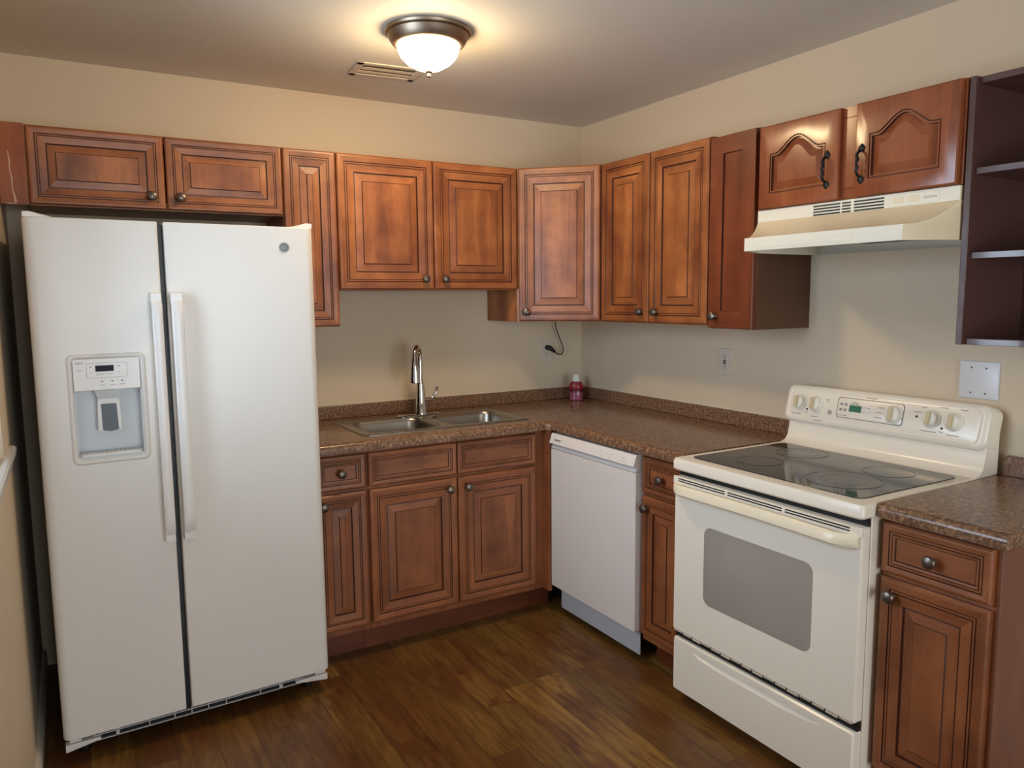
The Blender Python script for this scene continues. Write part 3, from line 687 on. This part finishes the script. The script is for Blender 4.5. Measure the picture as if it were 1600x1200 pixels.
for X in (.057, .130, .446, .577, .651):
    zc = .076 if X < .5 else .078
    k = bpy.data.objects.new('control_knob', KM); C.objects.link(k); k.parent = pno; place(k, X, zc)
    k.scale = (1.2, 1.1, 1.2) if X == .446 else (1.12, 1.1, 1.12)
    g = bpy.data.objects.new('grip', KG); C.objects.link(g); g.parent = k
dp = MB(); dp.loft([[(x, y, z) for x, z in rr(-.127+i, .127-i, -.036+i, .036-i, .010)] for i, y in ((0, .001), (0, -.0012), (.0015, -.002))], M['bisque']); dpo = dp.build('display_panel', pno); place(dpo, .3515, .077)
mb = MB(); mb.loft([[(x, y, z) for x, z in rr(-.127+i, .127-i, -.036+i, .036-i, .010)] for i, y in ((-.0016, .0005), (-.0016, -.0014), (.0, -.0014))], M['print']); q = mb.build('outline', dpo, label='thin grey outline')
MB().box(-.078, -.030, -.0032, -.0018, -.012, .012, M['led']).build('clock_display', dpo, label='green clock display')
mb = MB()
for x, z in ((-.112, .012), (-.094, .012), (-.112, -.008), (-.094, -.008), (-.018, .008), (-.002, .008), (-.018, -.008), (-.002, -.008)):
    kb_ = MB(); kb_.prism(rr(x-.0055, x+.0055, z-.005, z+.005, .003), -.0026, -.0018, M['printl'] if x < -.05 else M['white'], 'y'); kb_.box(x-.004, x+.004, -.0029, -.0025, z-.0008, z+.0008, M['print']); kb_.build('key', dpo)
for a in range(11):
    t = math.radians(-120+a*24); 
    if a < 9: mb.box(.094+.034*math.cos(t)-.002, .094+.034*math.cos(t)+.002, -.0026, -.0018, .034*math.sin(t)-.001, .034*math.sin(t)+.001, M['print'])
for x0, x1, z in ((-.122, -.085, -.029), (-.070, -.045, .022), (.035, .055, .016), (.030, .052, -.002), (.026, .055, -.020), (-.078, -.038, .016)): mb.box(x0, x1, -.0026, -.0018, z-.0009, z+.0009, M['print'])
mb.build('printed_legends', dpo, label='small printed legends')
mb = MB()
for x, z in ((.094, .052), (.526, .080), (.616, .052)):
    place(MB().lathe([(.0042, 0), (.0042, .0006), (0, .0006)], M['black'], (0, 0, 0), '-y', 12).build('indicator_light', pno, label='round black indicator'), x, z)
for x0, x1, z in ((.030, .070, .030), (.085, .098, .040), (.115, .150, .028), (.130, .170, .016), (.330, .375, .122), (.515, .540, .096), (.545, .60, .036), (.608, .622, .040), (.635, .675, .034), (.540, .555, .114), (.600, .625, .120), (.665, .690, .120), (.170, .184, .098), (.172, .182, .092)):
    mb.box(x0-.4, x1-.4, -.0006, 0, z-.0009, z+.0009, M['print'])
mk = mb.build('printed_legends', pno, label='small grey printed legends'); place(mk, .4, 0)
mb = MB(); mb.loft([[(R*math.cos(2*PI*i/24), y, R*math.sin(2*PI*i/24)) for i in range(24)] for R, y in ((.0080, 0), (.0080, -.0006), (.0060, -.0006), (.0060, 0))], M['print'], False, False)
lg = mb.build('round_logo', pno); place(lg, .195, .052); text('logo_text', 'GE', .009, M['print'], lg, (0, -.0006, 0))
# ---------------------------------------------------------------- dishwasher
dwt = thing('dishwasher', 'white built-in dishwasher between corner and narrow cabinet', 'dishwasher', (0, -.6715, 0), RB)
DW = .600; WW = M['dwwhite']
MB().box(.004, DW-.004, -.590, -.03, .10, .865, M['black']).build('tub', dwt, label='dark tub body behind the door')
d_ = MB(); d_.loft([[(x, y, z) for x, z in rr(i, DW-i, .147+i, .800-i*0, .003)] for i, y in ((0, -.595), (0, -.650), (.003, -.654))], WW)
d0 = d_.build('door', dwt)
cpn = MB(); prf = [(-.600, .802), (-.651, .802), (-.651, .812), (-.6505, .8135), (-.640, .819), (-.640, .823), (-.662, .825), (-.664, .828), (-.650, .868), (-.646, .8715), (-.600, .8715)]
cpn.loft([[(x, p[0], p[1]) for p in prf] for x in (0, DW)], WW)
cpo = cpn.build('control_panel', dwt, bev=.001)
slp = math.atan2(.014, .040)
text('brand_text', 'FRIGIDAIRE', .0105, M['print'], cpo, (.062, -.6590, .846), (PI/2-slp, 0, 0))
mb = MB()
for x0, x1, z in ((.372, .392, .851), (.378, .392, .838), (.410, .424, .850), (.440, .466, .850), (.440, .454, .838), (.520, .545, .851), (.520, .542, .846), (.515, .55, .836)):
    y = -.664+(z-.828)*.35; mb.add([(x0, y-.0004, z-.0012), (x1, y-.0004, z-.0012), (x1, y-.0004+.0008, z+.0012), (x0, y-.0004+.0008, z+.0012)], [(0, 1, 2, 3)], M['printl'])
mb.build('button_legends', cpo, smooth=0)
MB().box(.20, .40, -.6402, -.6395, .8185, .8235, M['greywhite']).build('finger_pull', cpo, label='grey finger pull')
MB().box(.012, .580, -.604, -.598, .030, .135, M['greywhite']).build('kick_plate', dwt, bev=.001, label='grey white metal kick plate')
# ---------------------------------------------------------------- refrigerator
RA = math.atan2(.034, .875)
fr = thing('refrigerator', 'tall white side-by-side refrigerator with ice and water dispenser', 'refrigerator', (-2.635, -.850, 0), RA)
FW = .876; FH = 1.744; FM = M['fridge']
mb = MB(); mb.box(.008, FW-.008, .075, .72, .030, FH-.012, M['fridgeside']); 
for x in (.06, FW-.06):
    for y in (.10, .66): mb.lathe([(.02, 0), (.02, .032)], M['black'], (x, y, 0), n=12)
mb.build('cabinet', fr, bev=.004, label='grey cabinet body')
def fdoor(x0, x1, rl, rr_, name):
    mb = MB(); pts = []
    for i in range(9): t = PI+PI/2*i/8; pts.append((x0+rl+rl*math.cos(t), rl+rl*math.sin(t)))
    for i in range(1, 8): u = i/8; pts.append((x0+rl+(x1-x0-rl-rr_)*u, -.002*math.sin(PI*u)))
    for i in range(9): t = 1.5*PI+PI/2*i/8; pts.append((x1-rr_+rr_*math.cos(t), rr_+rr_*math.sin(t)))
    pts += [(x1, .066), (x0, .066)]
    mb.prism(pts, .090, FH, FM); return mb.build(name, fr, bev=.003)
XS = .374
ld = fdoor(0, XS-.008, .028, .006, 'freezer_door'); rd = fdoor(XS+.010, FW, .006, .028, 'fresh_food_door')
MB().box(XS-.006, XS+.008, .03, .07, .095, FH-.006, M['black']).build('door_gap_shade', fr, label='black strip painted as the shaded gap between the doors')  # black strip gives the split between the doors its shade by colour
# dispenser cut
DX0, DX1, Z0, Z1 = .100, .290, 1.000, 1.318
cut(ld, [MB().prism(rr(DX0, DX1, Z0, Z1, .012), -.02, .055, FM, 'y')])
mb = MB(); rings = [[(x, y, z) for x, z in rr(DX0-.016+i, DX1+.016-i, Z0-.020+i, Z1+.012-i, .020-i*.4, 6)] for i, y in ((0, -.001), (.004, -.006), (.012, -.006), (.016, -.001), (.0165, .05))]
mb.loft(rings, FM, False, False); dso = mb.build('dispenser', ld, smooth=50)
mb = MB(); mb.box(DX0, DX1, .049, .053, Z0, Z1, M['dispgrey']); mb.box(DX0, DX0+.003, 0, .05, Z0, 1.21, M['dispgrey']); mb.box(DX1-.003, DX1, 0, .05, Z0, 1.21, M['dispgrey']); mb.box(DX0, DX1, .0, .05, Z0, Z0+.006, M['dispgrey'])
mb.build('recess', dso, label='pale grey alcove')
mb = MB(); mb.box(DX0+.001, DX1-.001, -.003, .048, 1.214, Z1-.004, M['white']); pnl = mb.build('control_panel', dso, bev=.002)
mb = MB(); mb.prism(rr(.138, .252, 1.253, 1.300, .004), -.0040, -.0028, M['printl'], 'y'); mb.prism(rr(.139, .251, 1.254, 1.299, .004), -.0045, -.0028, M['white'], 'y'); mb.build('display_frame', pnl)
MB().box(.163, .214, -.0055, -.0040, 1.273, 1.292, M['lcd']).build('display', pnl, label='dark temperature display')
mb = MB()
for x in (.150, .229):
    for z in (1.289, 1.272): MB().add([(x-.003, -.0048, z-.002), (x+.003, -.0048, z-.002), (x, -.0048, z+.002 if z > 1.28 else z-.004)], [(0, 1, 2)], M['print']).build('arrow_key', pnl, smooth=0)
for x0, x1, z in ((.165, .19, 1.264), (.195, .212, 1.264), (.108, .130, 1.303), (.108, .130, 1.299), (.112, .126, 1.278)): mb.box(x0, x1, -.0048, -.0040, z-.0008, z+.0008, M['printl'])
for x in (.180, .208, .236): mb.box(x-.003, x+.003, -.0036, -.0028, 1.240, 1.243, M['print']); mb.box(x-.008, x+.008, -.0036, -.0028, 1.229, 1.2305, M['printl'])
MB().lathe([(.004, 0), (.004, .001), (0, .001)], M['white'], (.119, -.003, 1.290), '-y', 12).build('lock_button', pnl)
mb.build('printed_legends', pnl, smooth=0, label='tiny printed legends')
mb = MB(); mb.loft([[(x, y, z) for x, y in ((.155, .0), (.235, .0), (.235, .048), (.155, .048))] for z in (1.2139,)] + [[(x, y, 1.185) for x, y in ((.165, .005), (.225, .005), (.225, .048), (.165, .048))]], M['dispgrey']); mb.build('chute', dso)
mb = MB(); mb.loft([[(x, y, z) for x, z in ((.163-i, 1.185), (.227+i, 1.185), (.231+i, 1.082), (.160-i, 1.082))] for i, y in ((0, .048), (0, .018), (-.002, .016))], M['white']); pd = mb.build('paddle', dso, bev=.001)
MB().prism([(.173, 1.168), (.216, 1.168), (.219, 1.084), (.206, 1.081), (.196, 1.079), (.186, 1.081), (.174, 1.084)], .0125, .017, plain('dark_grey_rubber', (78, 86, 94), 0.4), 'y').build('paddle_pad', pd, label='dark grey push pad')
mb = MB(); mb.loft([[(x, y, z) for x, y in rr(DX0+.004+i, DX1-.004-i, -.004+i, .047-i, .018-i)] for i, z in ((0, Z0+.006), (0, Z0+.012), (.003, Z0+.014))], M['white'])
for k in range(11): mb.box(DX0+.022+k*.0135, DX0+.030+k*.0135, .006, .040, Z0+.0138, Z0+.0146, M['greywhite'])
mb.build('drip_tray', dso)
def fhandle(par, x0, x1, s):
    mb = MB(); rs = []
    for i in range(21):
        t = i/20; z = .695+t*(1.518-.695); e = min(t, 1-t)/.035; e = math.sin(min(1, e)*PI/2)
        y = -.012-.034*e; rs.append([(x0, y+.014, z), (x0, y+.003, z), (x0+.004, y, z), (x1-.004, y, z), (x1, y+.003, z), (x1, y+.014, z)] )
    mb.loft(rs, M['white'])
    mb.box(x0, x1, -.034, .004, .697, .722, M['white']); mb.box(x0, x1, -.034, .004, 1.490, 1.516, M['white'])
    mb.build('handle', par, bev=.0015, smooth=40)
fhandle(ld, .330, .361, 0); fhandle(rd, .388, .424, 1)
mb = MB(); mb.lathe([(.0165, 0), (.0165, .001), (0, .0012)], plain('badge_grey', (118, 122, 122), 0.3, metal=.6), (0, 0, 0), '-y', 28)
bd = mb.build('badge', rd, (.768, -.0022, 1.673), label='round grey maker badge')
text('logo_text', 'GE', .013, M['printl'], bd, (0, -.0012, 0))
for x0, x1 in ((.002, .085), (FW-.085, FW-.002)):
    mb = MB(); L_ = x0 < .4
    rs = [(0, .016), (.02, .017), (.045, .010), (.083, .001)]
    f = (lambda u: x0+u) if L_ else (lambda u: x1-u)
    mb.loft([[(f(u), .012, FH), (f(u), .012, FH+h-.002), (f(u), .016, FH+h), (f(u), .09, FH+h), (f(u), .09, FH)] for u, h in rs], M['white']); mb.build('hinge_cover', fr, smooth=40)
# bottom grille
mb = MB(); gz0, gz1, gy = .050, .088, .028
mb.box(.02, FW-.02, gy+.02, gy+.03, gz0, gz1, M['black'])
for z in (.052, .070): mb.box(.085, FW-.10, gy, gy+.006, z, z+.003, M['greywhite'])
for x in (.25, .33, .385, .44, .50, .62): mb.box(x, x+.003, gy, gy+.006, .052, .088, M['greywhite'])
for x0, x1 in ((.150, .160), (.690, .702)): mb.box(x0, x1, gy, gy+.006, .052, .088, M['greywhite'])
mb.build('base_grille', fr)
for x0, x1, e in ((.004, .105, 1), (FW-.125, FW-.004, -1)):
    mb = MB(); xs = [x0+(x1-x0)*i/6 for i in range(7)]
    def zz(x): u = (x-x0)/(x1-x0); u = u if e == 1 else 1-u; return .040+.016*u
    mb.loft([[(x, gy-.004, zz(x)), (x, gy-.006, zz(x)+.004), (x, gy-.006, .066+.0*x), (x, gy+.02, .068), (x, gy+.02, zz(x))] for x in xs], M['white'])
    a, b = (x0+.012, x0+.045) if e == 1 else (x1-.050, x1-.010)
    mb.box(a, b, gy-.012, gy+.02, .074, .084, M['white']); mb.build('bottom_hinge', fr, bev=.002)
# ---------------------------------------------------------------- ceiling light and air vent
cl = thing('ceiling_light', 'round flush ceiling light with glowing frosted dome and bronze rim', 'ceiling light', (-1.376, -.990, H))
MB().lathe([(.0, .0005), (.150, .0005), (.152, .004), (.149, .012), (.140, .014), (.143, .018), (.137, .030), (.128, .046), (.121, .052), (.112, .053), (.105, .048)], M['nickel'], axis='-z', n=48).build('rim', cl)
MB().lathe([(.104, .046), (.109, .056), (.107, .068), (.098, .088), (.077, .110), (.047, .127), (.026, .133), (.016, .138), (0, .1385)], M['lampglass'], axis='-z', n=48).build('glass_dome', cl, smooth=60)
MB().lathe([(.0, .134), (.013, .135), (.014, .139), (.006, .142), (.005, .147), (.0075, .151), (.006, .157), (0, .159)], M['nickel'], axis='-z', n=20).build('finial', cl, smooth=60)
vt = thing('ceiling_vent', 'rectangular beige air vent in the ceiling beside the lamp', 'vent', (-1.330, -.470, H), math.radians(-6))
mb = MB(); VW, VD = .140, .092
for a, b, c, d in ((-VW, VW, -VD, -VD+.028), (-VW, VW, VD-.028, VD), (-VW, -VW+.028, -VD, VD), (VW-.028, VW, -VD, VD)): mb.box(a, b, c, d, -.005, 0, M['vent'])
mb.build('frame', vt, bev=.002)
MB().box(-VW+.02, VW-.02, -VD+.02, VD-.02, -.002, -.0005, M['black']).build('duct_shade', vt)  # flat black sheet imitates the unlit depth behind the louvers
for k in range(2):
    y = -.020+k*.050; mb = MB(); mb.prism([(y-.012, -.0032), (y-.012, -.0024), (y+.012, -.0046), (y+.012, -.0054)], -VW+.026, VW-.026, M['vent'], 'x'); mb.build('louver', vt)
